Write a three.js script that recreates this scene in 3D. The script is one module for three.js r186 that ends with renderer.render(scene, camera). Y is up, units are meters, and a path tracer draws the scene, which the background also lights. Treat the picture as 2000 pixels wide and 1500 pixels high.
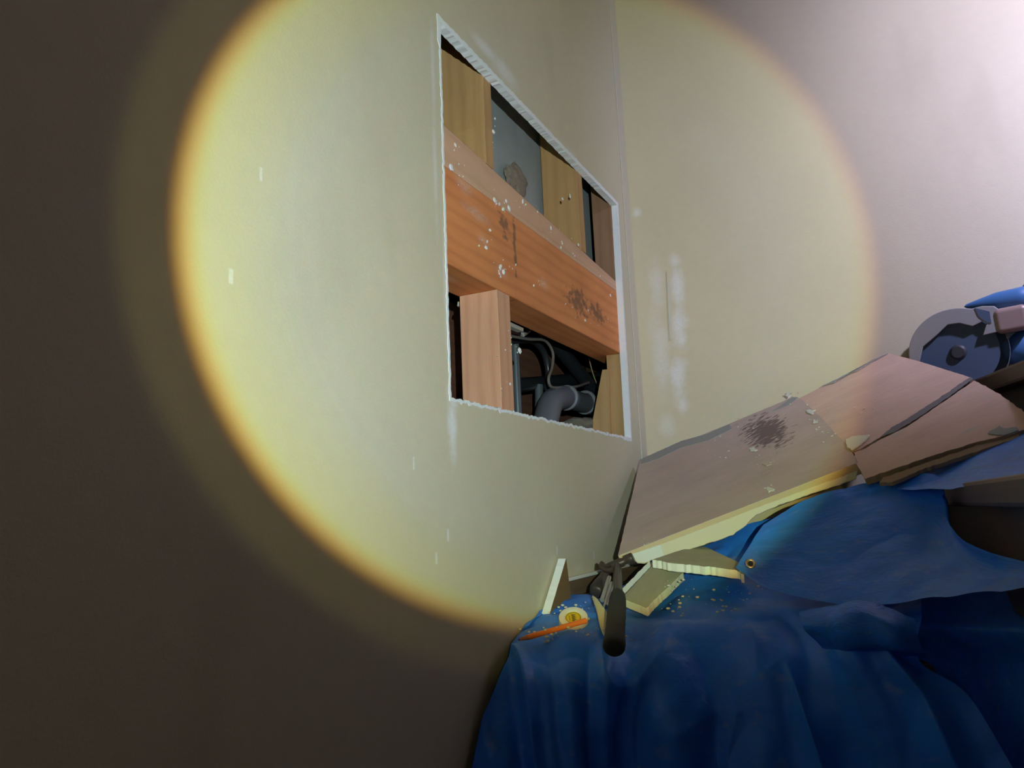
import * as THREE from 'three';
import { mergeGeometries, toCreasedNormals } from 'three/addons/utils/BufferGeometryUtils.js';
import { RoundedBoxGeometry } from 'three/addons/geometries/RoundedBoxGeometry.js';
import { RectAreaLightUniformsLib } from 'three/addons/lights/RectAreaLightUniformsLib.js';
import { ImprovedNoise } from 'three/addons/math/ImprovedNoise.js';

// ------------------------------------------------------------------ camera, light, exposure
const V = (x, y, z) => new THREE.Vector3(x, y, z);
const scene = new THREE.Scene();
scene.background = new THREE.Color(0x000000);
const renderer = new THREE.WebGLRenderer();
renderer.toneMapping = THREE.LinearToneMapping;
renderer.toneMappingExposure = 1.0;
renderer.shadowMap.enabled = true;

const EYE = V(0.4993, 1.3, 1.6994), FWD = V(-0.43115, 0.16802, -0.8865).normalize(), UPV = V(0.11261, 0.98485, 0.13189).normalize();
const F = 1519;
const camera = new THREE.PerspectiveCamera(2 * Math.atan(750 / F) * 180 / Math.PI, 2000 / 1500, 0.01, 30);
camera.position.copy(EYE); camera.up.copy(UPV); camera.lookAt(EYE.clone().add(FWD));
const RIGHT = FWD.clone().cross(UPV).normalize();

// head torch just above the camera: its lens splits the edge of the beam, red reaches furthest out
const TORCH = EYE.clone().add(V(0.1471, 0.0428, 0.1686)), TDIR = V(-0.4277, 0.2181, -0.8772).normalize();
function spot(name, color, power, deg, penumbra) {
  const s = new THREE.SpotLight(color, power, 0, deg * Math.PI / 180, penumbra, 2);
  s.name = name; s.position.copy(TORCH); s.target.position.copy(TORCH).add(TDIR); s.castShadow = true; s.shadow.radius = 0.15;
  scene.add(s, s.target);
}
const lin = (r, g, b) => new THREE.Color().setRGB(r, g, b);
spot('torch_beam_red', lin(1, 0.10, 0), 3.5, 21.8, 0.06);
spot('torch_beam_green', lin(0, 1, 0), 3.85, 21.7, 0.08);
spot('torch_beam_blue', lin(0, 0, 1), 3.15, 21.5, 0.10);
spot('torch_blue_core', lin(0, 0.1, 1), 1.5, 19.5, 0.25);
spot('torch_hot_spot', lin(1, 0.62, 0.12), 0.4, 17, 1);
spot('torch_spill_ring', lin(1, 0.92, 0.30), 0.19, 24.6, 0.06);
spot('torch_wide_spill', lin(1, 0.72, 0.15), 0.025, 75, 1);

// clamp lamp shining on the right wall, just outside the frame
const LAMP = V(1.2, 2.25, 0.6), LDIR = V(-0.1, -0.2, -1).normalize();
{
  const s = new THREE.SpotLight(lin(0.94, 0.94, 1.50), 3.1, 0, 74 * Math.PI / 180, 0.5, 2);
  s.name = 'clamp_lamp_light'; s.position.copy(LAMP); s.target.position.copy(LAMP).add(LDIR); s.castShadow = true; s.shadow.radius = 1.5;
  scene.add(s, s.target);
}

// dim daylight from a window in the wall behind the viewer
{
  RectAreaLightUniformsLib.init();
  const r = new THREE.RectAreaLight(lin(0.45, 0.6, 1), 1.25, 0.9, 1.0); r.name = 'window_daylight';
  r.position.set(0.7, 1.75, 5.97); r.lookAt(0.7, 1.75, 0); scene.add(r);
}

// ------------------------------------------------------------------ helpers
let seed = 7;
const rnd = () => { seed = (seed * 1664525 + 1013904223) >>> 0; return seed / 4294967296; };
const PN = new ImprovedNoise();
const noise = (x, y, z = 0.37) => PN.noise(x, y, z);
const fbm = (x, y, z = 0.37) => noise(x, y, z) + 0.5 * noise(2 * x, 2 * y, z + 3) + 0.25 * noise(4 * x, 4 * y, z + 7) + 0.125 * noise(8 * x, 8 * y, z + 11);
const clamp = (x, a = 0, b = 1) => Math.min(b, Math.max(a, x));
const mix = (a, b, t) => a + (b - a) * t;
const step = (a, b, x) => { const t = clamp((x - a) / (b - a)); return t * t * (3 - 2 * t); };

// survey of the photograph: the sight line through a pixel, met with a plane or stopped at a depth
const sight = (x, y) => FWD.clone().addScaledVector(RIGHT, (x - 1000) / F).addScaledVector(UPV, (750 - y) / F);
function at(x, y, d) {                       // point at a depth, kept inside the room
  const r = sight(x, y);
  if (r.x < 0) d = Math.min(d, (0.006 - EYE.x) / r.x);
  if (r.z < 0) d = Math.min(d, (0.006 - EYE.z) / r.z);
  return EYE.clone().addScaledVector(r, d);
}
const on = (x, y, axis, v) => { const r = sight(x, y); return EYE.clone().addScaledVector(r, (v - EYE[axis]) / r[axis]); };
function onPlane(x, y, P, N) { const r = sight(x, y); return EYE.clone().addScaledVector(r, P.clone().sub(EYE).dot(N) / r.dot(N)); }

const taken = {};
const numbered = (n) => { const k = taken[n] = (taken[n] ?? -1) + 1; return k ? n + '_' + String(k).padStart(3, '0') : n; };
function obj(name, geo, mat, parent = scene) {
  const m = new THREE.Mesh(Array.isArray(geo) ? (geo.length > 1 ? mergeGeometries(geo.map((g) => clean(g))) : geo[0]) : geo, mat);
  m.name = parent === scene ? numbered(name) : name; m.castShadow = m.receiveShadow = true; parent.add(m); return m;
}
function clean(g) { g = g.index ? g.toNonIndexed() : g; for (const k of Object.keys(g.attributes)) if (!['position', 'normal', 'uv'].includes(k)) g.deleteAttribute(k); g.morphAttributes = {}; return g; }
function tag(o, label, category, group) { o.userData = { label, category }; if (group) o.userData.group = group; return o; }
function struct(o) { o.userData.kind = 'structure'; return o; }
function thing(name, label, category, p = V(0, 0, 0)) { const g = new THREE.Group(); g.name = numbered(name); g.position.copy(p); scene.add(g); return tag(g, label, category); }
// meshes are made in world space; move them under a group whose base stands at p
function settle(g) { const p = g.position; for (const c of g.children) c.geometry.translate(-p.x, -p.y, -p.z), c.children.forEach((d) => d.geometry.translate(-p.x, -p.y, -p.z)); return g; }

// uv in metres from the facing of each face, u along the grain
function boxUV(g, grain = 'y', off = [0, 0]) {
  g = g.index ? g.toNonIndexed() : g;
  const p = g.attributes.position, n = g.attributes.normal, uv = new Float32Array(p.count * 2), ax = ['x', 'y', 'z'];
  for (let i = 0; i < p.count; i++) {
    const c = [p.getX(i), p.getY(i), p.getZ(i)], m = [Math.abs(n.getX(i)), Math.abs(n.getY(i)), Math.abs(n.getZ(i))];
    const f = m.indexOf(Math.max(...m)), gi = ax.indexOf(grain), rest = [0, 1, 2].filter((k) => k !== f);
    const u = rest.includes(gi) ? gi : rest[0], v = rest.find((k) => k !== u);
    uv[2 * i] = c[u] + off[0]; uv[2 * i + 1] = c[v] + off[1] + f * 0.113;
  }
  g.setAttribute('uv', new THREE.BufferAttribute(uv, 2)); return g;
}
function box(x0, x1, y0, y1, z0, z1, r = 0.0015, grain = 'y', off) {
  const g = new RoundedBoxGeometry(x1 - x0, y1 - y0, z1 - z0, 1, r); g.translate((x0 + x1) / 2, (y0 + y1) / 2, (z0 + z1) / 2); return boxUV(g, grain, off);
}
const tube = (pts, r, n = 40, s = 12) => new THREE.TubeGeometry(new THREE.CatmullRomCurve3(pts), n, r, s, false);
function rod(a, b, r0, r1 = r0, s = 20, cap = true) {
  const d = b.clone().sub(a), g = new THREE.CylinderGeometry(r1, r0, d.length(), s, 1, !cap); g.translate(0, d.length() / 2, 0);
  g.applyQuaternion(new THREE.Quaternion().setFromUnitVectors(V(0, 1, 0), d.normalize())); g.translate(a.x, a.y, a.z); return g;
}
function lathe(a, b, prof, s = 28) {         // profile [t along a-b, radius]
  const d = b.clone().sub(a), L = d.length(), g = new THREE.LatheGeometry(prof.map(([t, r]) => new THREE.Vector2(r, t * L)), s);
  g.applyQuaternion(new THREE.Quaternion().setFromUnitVectors(V(0, 1, 0), d.normalize())); g.translate(a.x, a.y, a.z); return g;
}
// a flat sheet whose outline is a list of points on a plane; the outline can be roughened
function frameOf(P0, P1, P2) {
  const e1 = P1.clone().sub(P0).normalize(), n = e1.clone().cross(P2.clone().sub(P0)).normalize();
  if (n.dot(EYE.clone().sub(P0)) < 0) n.negate();
  const e2 = n.clone().cross(e1).normalize();
  return { o: P0, e1, e2, n, m: new THREE.Matrix4().makeBasis(e1, e2, n).setPosition(P0) };
}
function local(fr, px) { return px.map(([x, y]) => { const d = onPlane(x, y, fr.o, fr.n).sub(fr.o); return new THREE.Vector2(d.dot(fr.e1), d.dot(fr.e2)); }); }
function rough(pts, amp, seg = 0.006, only = null) {
  const out = [];
  pts.forEach((p, i) => {
    const q = pts[(i + 1) % pts.length], L = p.distanceTo(q), k = Math.max(1, Math.round(L / seg)), a = (typeof amp === 'function') ? amp(i) : amp;
    const nx = (q.y - p.y) / L, ny = -(q.x - p.x) / L;
    for (let j = 0; j < k; j++) {
      const t = j / k, s = j ? (fbm(p.x * 90 + t * L * 120, i * 3.7 + p.y * 40) + (rnd() - 0.5) * 0.9) * a : 0;
      out.push(new THREE.Vector2(mix(p.x, q.x, t) + nx * s, mix(p.y, q.y, t) + ny * s));
    }
  });
  return out;
}
function sheet(fr, pts, thick, front = 0, bevel = 0.0008) {      // from front down by thick along -n
  const g = new THREE.ExtrudeGeometry(new THREE.Shape(pts), { depth: thick - 2 * bevel, bevelEnabled: bevel > 0, bevelThickness: bevel, bevelSize: bevel * 0.7, bevelOffset: -bevel * 0.7, bevelSegments: 1, curveSegments: 2 });
  g.translate(0, 0, front - thick + bevel); g.applyMatrix4(fr.m); return g;
}
function shade(pos, amp, freq) { for (let i = 0; i < pos.count; i++) { const x = pos.getX(i), y = pos.getY(i), z = pos.getZ(i); pos.setXYZ(i, x + amp * noise(x * freq, y * freq, z * freq), y + amp * noise(x * freq + 9, y * freq, z * freq), z + amp * noise(x * freq, y * freq + 9, z * freq)); } }

// ------------------------------------------------------------------ textures
function tex(w, h, fn, srgb = true) {
  const d = new Uint8Array(w * h * 4);
  for (let y = 0; y < h; y++) for (let x = 0; x < w; x++) {
    const c = fn((x + 0.5) / w, (y + 0.5) / h), i = (y * w + x) * 4;
    for (let k = 0; k < 3; k++) d[i + k] = Math.round(255 * (srgb ? Math.pow(clamp(c[k]), 1 / 2.2) : clamp(c[k])));
    d[i + 3] = 255;
  }
  const t = new THREE.DataTexture(d, w, h, THREE.RGBAFormat);
  t.colorSpace = srgb ? THREE.SRGBColorSpace : THREE.NoColorSpace; t.magFilter = t.minFilter = THREE.LinearFilter; t.wrapS = t.wrapT = THREE.RepeatWrapping; t.needsUpdate = true; return t;
}
const grey = (w, h, fn) => tex(w, h, (u, v) => { const k = fn(u, v); return [k, k, k]; }, false);
const place = (t, w, h, x0 = 0, y0 = 0) => { t.repeat.set(1 / w, 1 / h); t.offset.set(-x0 / w, -y0 / h); return t; };
const std = (o) => new THREE.MeshStandardMaterial({ roughness: 0.8, metalness: 0, side: THREE.DoubleSide, ...o });
const plain = (r, g, b, roughness = 0.8, more = {}) => std({ color: lin(r, g, b), roughness, ...more });

// bumpy painted paper (roller stipple) shared by both walls
const stipple = place(grey(512, 512, (u, v) => 0.5 + 0.22 * noise(u * 90, v * 90) + 0.22 * noise(u * 190, v * 190, 4)), 0.25, 0.25);
function woodTex(base, dark, s, knots = 0) {
  return place(tex(512, 512, (u, v) => {
    const w = v * 34 + 0.9 * fbm(u * 2.2, v * 5, s) + knots * Math.exp(-60 * ((u - 0.5) ** 2 + (v - 0.4) ** 2)) * 5;
    const ring = Math.pow(0.5 + 0.5 * Math.sin(w * 2.1), 2.2), fine = 0.5 + 0.5 * noise(u * 16, v * 240, s + 2), mott = 0.5 + 0.5 * fbm(u * 3, v * 6, s + 5);
    const k = clamp(0.30 * ring + 0.38 * fine + 0.55 * mott - 0.15);
    return base.map((b, i) => mix(b, dark[i], k));
  }), 0.5, 0.25);
}
const dustAt = (list, z, y, s) => {            // plaster powder: patches of grain around places where it landed
  let k = 0;
  for (const [a, b, ra, rb, w] of list) { const q = ((z - a) / ra) ** 2 + ((y - b) / rb) ** 2; if (q < 4) k = Math.max(k, w * step(1.35, 0.0, Math.sqrt(q) + 0.4 * fbm(z * 22, y * 22, s) + 0.12 * noise(z * 130, y * 130, s))); }
  return k;
};

// ------------------------------------------------------------------ the room shell
const HOLE = { z0: 0.098, z1: 0.853, y0: 1.452, y1: 1.983 };
const CORE = plain(0.80, 0.82, 0.82, 0.95);
function spotOn(axis, px, py) { const p = on(px, py, axis, 0); return p; }
const Lspots = [[883, 830, 0.012, 0.045, 1], [884, 780, 0.016, 0.02, 0.9], [945, 92, 0.05, 0.012, 0.7], [985, 140, 0.05, 0.02, 0.6], [1110, 300, 0.05, 0.02, 0.45], [846, 150, 0.006, 0.09, 0.5], [850, 330, 0.006, 0.1, 0.5], [870, 560, 0.006, 0.09, 0.55], [935, 787, 0.03, 0.008, 0.8], [1130, 1110, 0.02, 0.01, 0.3]]
  .map(([x, y, a, b, w]) => { const p = spotOn('x', x, y); return [p.z, p.y, a, b, w]; });
const Rspots = [[1322, 560, 0.016, 0.06, 0.7], [1326, 640, 0.018, 0.06, 0.75], [1318, 510, 0.016, 0.02, 0.55], [1331, 665, 0.012, 0.018, 0.75], [1325, 740, 0.022, 0.06, 0.7], [1334, 790, 0.014, 0.025, 0.6], [1290, 690, 0.026, 0.12, 0.45], [1284, 560, 0.022, 0.07, 0.45], [1244, 415, 0.012, 0.014, 0.6], [1300, 830, 0.02, 0.03, 0.35]]
  .map(([x, y, a, b, w]) => { const p = spotOn('z', x, y); return [p.x, p.y, a, b, w]; });
const drips = [[452, 540], [808, 905], [875, 1045], [852, 1090], [1160, 1085], [1088, 1075], [510, 340], [990, 700]].map(([x, y]) => { const p = spotOn('x', x, y); return [p.z, p.y]; });
const wallBase = [0.60, 0.545, 0.385], powder = [0.80, 0.80, 0.82];
function wallTex(kind) {
  return tex(1024, 1024, (u, v) => {
    const a = u * 1.7, y = 0.95 + v * 1.7;
    const m = 1 + 0.05 * fbm(a * 3.1, y * 3.1, kind) + 0.02 * noise(a * 60, y * 60, kind + 1);
    let c = wallBase.map((b, i) => b * m * (kind ? [1.0, 0.955, 0.90][i] : [1, 1.0, 1.02][i]));
    const st = 0.13 * step(0.35, 0.8, fbm(a * 4.3, y * 1.7, 21 + kind) + 0.12);          // old grime in horizontal rubs
    c = c.map((q, i) => q * (1 - st * [0.5, 0.55, 0.6][i]));
    let k = dustAt(kind ? Rspots : Lspots, a, y, 30 + kind);
    if (!kind) for (const [z, yy] of drips) if (Math.abs(a - z) < 0.0022 && Math.abs(y - yy) < 0.007) k = 0.7;
    k *= 0.82 + 0.3 * noise(a * 240, y * 240, 8);
    return c.map((q, i) => mix(q, powder[i], clamp(k)));
  });
}
const wallPaint = (kind) => std({ map: (() => { const t = wallTex(kind); t.repeat.set((kind ? 1 : -1) / 1.7, 1 / 1.7); t.offset.set(0, -0.95 / 1.7); return t; })(), roughness: 0.62, bumpMap: stipple, bumpScale: 0.00025 });
const flatPaint = plain(0.26, 0.20, 0.13, 0.7);

// left wall: a sheet of plasterboard with the cut-out
const edgeAmp = [0.0016, 0.0006, 0.0022, 0.0014];
const holeLoop = (() => {                      // corners taken on the wall plane, a = -z
  const c = [[880, 778], [1232, 857], [1205, 400], [858, 40]].map(([x, y]) => { const p = on(x, y, 'x', 0); return new THREE.Vector2(-p.z, p.y); });
  return rough(c, (i) => [0.0026, 0.0006, 0.0012, 0.0012][i], 0.005);
})();
{
  const s = new THREE.Shape([new THREE.Vector2(-6, 0), new THREE.Vector2(0, 0), new THREE.Vector2(0, 2.9), new THREE.Vector2(-6, 2.9)]);
  s.holes.push(new THREE.Path(holeLoop));
  const g = new THREE.ExtrudeGeometry(s, { depth: 0.0125, bevelEnabled: false, curveSegments: 1 }); g.translate(0, 0, -0.0125); g.rotateY(Math.PI / 2);
  const w = struct(obj('wall_left', g, wallPaint(0)));
  // the white core of the board all round the cut, and the paper frayed back from it
  const c = holeLoop.reduce((q, p) => q.add(p), new THREE.Vector2()).divideScalar(holeLoop.length);
  const off = (p, k) => { const d = p.clone().sub(c); return p.clone().add(new THREE.Vector2(Math.sign(d.x) * k * Math.min(1, Math.abs(d.x) / 0.3), Math.sign(d.y) * k * Math.min(1, Math.abs(d.y) / 0.22))); };
  const ring = new THREE.Shape(holeLoop.map((p) => { const d = p.x - c.x, e = p.y - c.y; const top = e > 0.22; return off(p, (top ? 0.0065 : d > 0.3 ? 0.005 : 0.0022) + 0.0016 * rnd()); }));
  ring.holes.push(new THREE.Path(holeLoop.map((p) => off(p, -0.0012))));
  const e = new THREE.ExtrudeGeometry(ring, { depth: 0.0138, bevelEnabled: false, curveSegments: 1 }); e.translate(0, 0, -0.013); e.rotateY(Math.PI / 2);
  const k = obj('gypsum_edge', e, CORE, w); k.userData.label = 'white frayed gypsum edge of the cut-out';
}
// right wall
{
  const g = new THREE.PlaneGeometry(1, 1); g.dispose();
  const b = new THREE.BoxGeometry(5, 2.9, 0.0125); b.translate(2.5, 1.45, -0.00625); const uvb = boxUV(b, 'x');
  const q = uvb.attributes.position, uv = uvb.attributes.uv; for (let i = 0; i < q.count; i++) uv.setXY(i, q.getX(i), q.getY(i));
  const w = struct(obj('wall_right', uvb, wallPaint(1)));
  const a = on(1303, 530, 'z', 0), c = on(1309, 665, 'z', 0);   // lifted lip of paper beside the filled patch
  const sh = new THREE.Shape([new THREE.Vector2(a.x, a.y), new THREE.Vector2(a.x + 0.003, a.y - 0.03), new THREE.Vector2(c.x + 0.003, c.y), new THREE.Vector2(c.x - 0.0005, c.y), new THREE.Vector2(mix(a.x, c.x, 0.5) - 0.0006, mix(a.y, c.y, 0.5))]);
  const f = new THREE.ExtrudeGeometry(sh, { depth: 0.0022, bevelEnabled: false }); f.translate(0, 0, 0.0002);
  obj('lifted_paper', f, plain(0.58, 0.54, 0.45, 0.8), w);
}
struct(obj('trim_1', [box(0.0001, 0.0022, 1.2, 2.88, 0.0005, 0.042, 0.0009, 'y')], plain(0.585, 0.53, 0.405, 0.6)));
struct(obj('wall_back', box(-0.6, 5.1, 0, 2.9, 6.0, 6.1, 0.002), flatPaint));
{
  const w = struct(obj('window_1', box(0.24, 1.16, 1.24, 2.26, 5.988, 5.998, 0.001), std({ color: lin(0.3, 0.32, 0.35), emissive: lin(0.42, 0.55, 1), emissiveIntensity: 0.5, roughness: 0.3 })));
  obj('window_frame', [box(0.2, 0.25, 1.2, 2.3, 5.98, 5.998), box(1.15, 1.2, 1.2, 2.3, 5.98, 5.998), box(0.25, 1.15, 2.25, 2.3, 5.98, 5.998), box(0.25, 1.15, 1.2, 1.25, 5.98, 5.998)], plain(0.6, 0.58, 0.54, 0.5), w);
}
struct(obj('wall_far', box(5.0, 5.1, 0, 2.9, -0.1, 6.0, 0.002), flatPaint));
struct(obj('ceiling', box(-0.6, 5.1, 2.9, 3.0, -1.14, 6.1, 0.002), flatPaint));
struct(obj('floor', box(-0.6, 5.1, -0.1, 0, -1.14, 6.1, 0.002), plain(0.16, 0.09, 0.05, 0.6)));

// stair landing and two winding treads in dark wood
const darkWood = std({ map: woodTex([0.105, 0.055, 0.032], [0.045, 0.022, 0.013], 61), roughness: 0.45 });
struct(obj('stair_landing', [box(0.001, 0.56, 0.0, 1.072, 0.001, 0.53, 0.002, 'x'), box(0.001, 0.56, 1.072, 1.10, 0.001, 0.556, 0.006, 'x')], darkWood));
function winder(name, y, a, b, y0) {
  const poly = (in_) => { const d = new THREE.Vector2(b[0] - a[0], b[1] - a[1]).normalize(), n = new THREE.Vector2(d.y, -d.x).multiplyScalar(in_); return new THREE.Shape([new THREE.Vector2(a[0] + n.x, -a[1] - n.y), new THREE.Vector2(b[0] + n.x, -b[1] - n.y), new THREE.Vector2(1.7, -b[1] - n.y), new THREE.Vector2(1.7, -a[1] - n.y)]); };
  const slab = (in_, lo, hi, bev) => { const g = new THREE.ExtrudeGeometry(poly(in_), { depth: hi - lo - 2 * bev, bevelEnabled: bev > 0, bevelThickness: bev, bevelSize: bev, bevelOffset: -bev, bevelSegments: 2 }); g.rotateX(-Math.PI / 2); g.translate(0, lo + bev, 0); return boxUV(g, 'z'); };
  const t = struct(obj('stair_' + name, slab(0, y - 0.03, y, 0.005), darkWood));
  obj('riser', slab(0.03, y0, y - 0.0302, 0), darkWood, t);
}
winder('tread', 1.318, [0.535, 0.012], [0.605, 1.1], 1.165);
winder('tread', 1.50, [0.592, 0.012], [0.78, 0.63], 1.319);
// skirting on the landing
{
  const b = struct(obj('baseboard_left', [box(0.0004, 0.012, 1.101, 1.168, 0.006, 0.555, 0.002, 'z'), box(0.0004, 0.009, 1.168, 1.194, 0.006, 0.555, 0.003, 'z')], std({ map: woodTex([0.20, 0.13, 0.075], [0.11, 0.07, 0.04], 5), roughness: 0.4 })));
  obj('caulk_line', box(0.0004, 0.0115, 1.194, 1.2, 0.006, 0.555, 0.002, 'z'), plain(0.72, 0.70, 0.66, 0.7), b);
}

// ------------------------------------------------------------------ inside the wall
const orangeWood = std({ map: woodTex([0.50, 0.215, 0.075], [0.33, 0.115, 0.03], 3), roughness: 0.7 });
const tanWood = std({ map: woodTex([0.52, 0.31, 0.125], [0.39, 0.21, 0.075], 17), roughness: 0.75 });
const paleWood = std({ map: woodTex([0.70, 0.44, 0.29], [0.56, 0.32, 0.19], 29), roughness: 0.8 });
const pinkWood = std({ map: woodTex([0.70, 0.39, 0.245], [0.50, 0.235, 0.12], 41), roughness: 0.75 });
const postWood = std({ map: woodTex([0.52, 0.33, 0.14], [0.40, 0.23, 0.085], 47, 1), roughness: 0.7 });
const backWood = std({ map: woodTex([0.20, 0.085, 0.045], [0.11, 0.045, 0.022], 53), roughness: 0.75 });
const greyBoard = std({ map: place(tex(256, 256, (u, v) => { const k = 0.38 * (1 + 0.13 * fbm(u * 5, v * 5, 2)); return [k * 0.98, k * 1.06, k * 1.08]; }), 0.4, 0.4), roughness: 0.85 });
// header beam: dirt stains are print-like marks on its face, painted in its own map (u along z, v up)
const stainAt = [[1130, 590, 0.06, 0.028], [1165, 610, 0.05, 0.02], [1005, 470, 0.006, 0.06], [985, 440, 0.02, 0.02]].map(([x, y, a, b]) => { const p = on(x, y, 'x', -0.0125); return [p.z, p.y, a, b]; });
const dustBeam = [[945, 470, 0.02, 0.01], [980, 530, 0.02, 0.012], [1062, 555, 0.018, 0.01], [905, 360, 0.03, 0.015], [935, 420, 0.05, 0.01], [1020, 400, 0.03, 0.01]].map(([x, y, a, b]) => { const p = on(x, y, 'x', -0.0125); return [p.z, p.y, a, b, 0.35]; });
const beamMap = tex(1024, 256, (u, v) => {
  const z = u * 1.3, y = 1.62 + v * 0.19;
  const w = y * 150 + 0.8 * fbm(z * 4, y * 20, 3), ring = Math.pow(0.5 + 0.5 * Math.sin(w * 2), 2), fine = 0.5 + 0.5 * noise(z * 30, y * 500, 4), mo = 0.5 + 0.5 * fbm(z * 7, y * 16, 9);
  const k = clamp(0.3 * ring + 0.25 * fine + 0.6 * mo - 0.15);
  let c = [mix(0.78, 0.52, k), mix(0.295, 0.155, k), mix(0.09, 0.035, k)];
  let d = 0; for (const [a, b, ra, rb] of stainAt) { const q = Math.hypot((z - a) / ra, (y - b) / rb); d = Math.max(d, step(1.1, 0.3, q + 0.9 * fbm(z * 55, y * 80, 6))); }
  c = c.map((q, i) => q * (1 - d * [0.6, 0.55, 0.4][i]));
  const p = dustAt(dustBeam, z, y, 14) * (0.6 + 0.6 * noise(z * 160, y * 320, 3));
  return c.map((q, i) => mix(q, powder[i] * 0.9, clamp(p)));
});
beamMap.repeat.set(1 / 1.3, 1 / 0.19); beamMap.offset.set(0, -1.62 / 0.19);
{
  const t = thing('header_beam', 'orange timber beam running across the middle of the wall opening', 'beam', V(-0.05, 1.641, 0.6));
  const body = box(-0.083, -0.0128, 1.641, 1.7815, 0.004, 1.25, 0.002, 'z'); const q = body.attributes.position, n = body.attributes.normal, uv = body.attributes.uv;
  for (let i = 0; i < q.count; i++) if (Math.abs(n.getX(i)) > 0.7) uv.setXY(i, q.getZ(i), q.getY(i));
  obj('timber', body, std({ map: beamMap, roughness: 0.7 }), t); settle(t);
}
{
  const g = box(-0.1, -0.0128, 1.782, 1.822, 0.004, 1.25, 0.002, 'z'), q = g.attributes.position;
  for (let i = 0; i < q.count; i++) if (q.getY(i) > 1.8) q.setY(i, q.getY(i) - 0.022 + 0.052 * q.getZ(i));
  tag(obj('sole_plate', g, paleWood), 'pale dusty sole plate lying along the top of the orange beam', 'timber');
}
const studTop = (z) => 1.8 + 0.052 * z + 0.0005;
function stud(name, label, z0, z1, y0, y1, mat, off, x1 = -0.0128, x0 = -0.0895) { return tag(obj(name, box(x0, x1, y0, y1, z0, z1, 0.0015, 'y', off), mat), label, 'stud'); }
stud('wall_stud', 'upper wall stud at the left of the opening, broad tan side and orange front edge', 0.676, 0.703, studTop(0.703), 2.6, tanWood, [0.1, 0.05]);
stud('wall_stud', 'upper wall stud in the middle, between the two grey panels', 0.277, 0.307, studTop(0.307), 2.6, tanWood, [0.37, 0.11]);
stud('wall_stud', 'upper wall stud at the right end, brown and half hidden by the cut plasterboard', 0.055, 0.098, studTop(0.098), 2.6, std({ map: woodTex([0.34, 0.19, 0.10], [0.22, 0.11, 0.055], 71), roughness: 0.75 }), [0.2, 0.02], -0.0128, -0.058);
stud('wall_stud', 'short pinkish stud under the beam at the lower left of the opening', 0.641, 0.684, 1.2, 1.6408, pinkWood, [0.05, 0.0], -0.0128, -0.079);
stud('wall_stud', 'yellow knotty stud under the right end of the beam', 0.06, 0.10, 1.2, 1.6408, postWood, [0.14, 0.07], -0.0128, -0.046);
{ // tapered block beside it
  const fr = frameOf(on(1190, 722, 'z', 0.11), on(1192, 850, 'z', 0.11), on(1158, 815, 'z', 0.11));
  tag(obj('timber_wedge', boxUV(sheet(fr, local(fr, [[1176, 722], [1188, 721], [1194, 905], [1146, 880]]), 0.02), 'y'), postWood), 'narrow tapered timber wedge beside the yellow stud', 'timber');
}
// linings of the cavity
struct(obj('wall_cavity_upper', box(-0.11, -0.0975, 1.85, 2.7, 0.0, 1.4, 0.001), greyBoard));
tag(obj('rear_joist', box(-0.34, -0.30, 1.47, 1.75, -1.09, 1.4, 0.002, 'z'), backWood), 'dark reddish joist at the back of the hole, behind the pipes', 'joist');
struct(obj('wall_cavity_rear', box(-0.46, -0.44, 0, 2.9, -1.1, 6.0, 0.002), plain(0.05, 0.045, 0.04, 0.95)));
struct(obj('wall_cavity_side', box(-0.44, -0.0128, 0, 2.9, 3.4, 3.42, 0.001), plain(0.1, 0.085, 0.07, 0.95)));
struct(obj('wall_cavity_front', box(-0.0125, 0, 0, 2.9, -1.1, -0.0127, 0.001), plain(0.1, 0.085, 0.07, 0.95)));
struct(obj('wall_cavity_end', box(-0.6, 0, 0, 2.9, -1.14, -1.1, 0.001), plain(0.10, 0.085, 0.07, 0.95)));
tag(obj('plaster_sliver', (() => { const g = box(-0.098, -0.084, 1.632, 1.6405, 0.44, 0.66, 0.002, 'z'); shade(g.attributes.position, 0.002, 90); return g; })(), plain(0.45, 0.42, 0.37, 0.9)), 'pale strip of old plaster under the back edge of the beam', 'plaster');
{ // wad of insulation standing on the plate in front of the grey board
  const p = on(1008, 350, 'x', -0.085), g = new THREE.IcosahedronGeometry(0.034, 6); g.scale(0.3, 0.85, 1.35);
  const q = g.attributes.position; for (let i = 0; i < q.count; i++) { const v = V(q.getX(i), q.getY(i), q.getZ(i)), k = 1 + 0.35 * fbm(v.x * 60, v.y * 60, v.z * 60); q.setXYZ(i, v.x * Math.min(k, 1.2), v.y * k, v.z * k); }
  g.computeVertexNormals(); g.translate(p.x, p.y - 0.004, p.z);
  tag(obj('insulation_wad', g, plain(0.24, 0.195, 0.155, 0.95)), 'grey brown clump standing on the sole plate in front of the grey panel', 'insulation');
}
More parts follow.
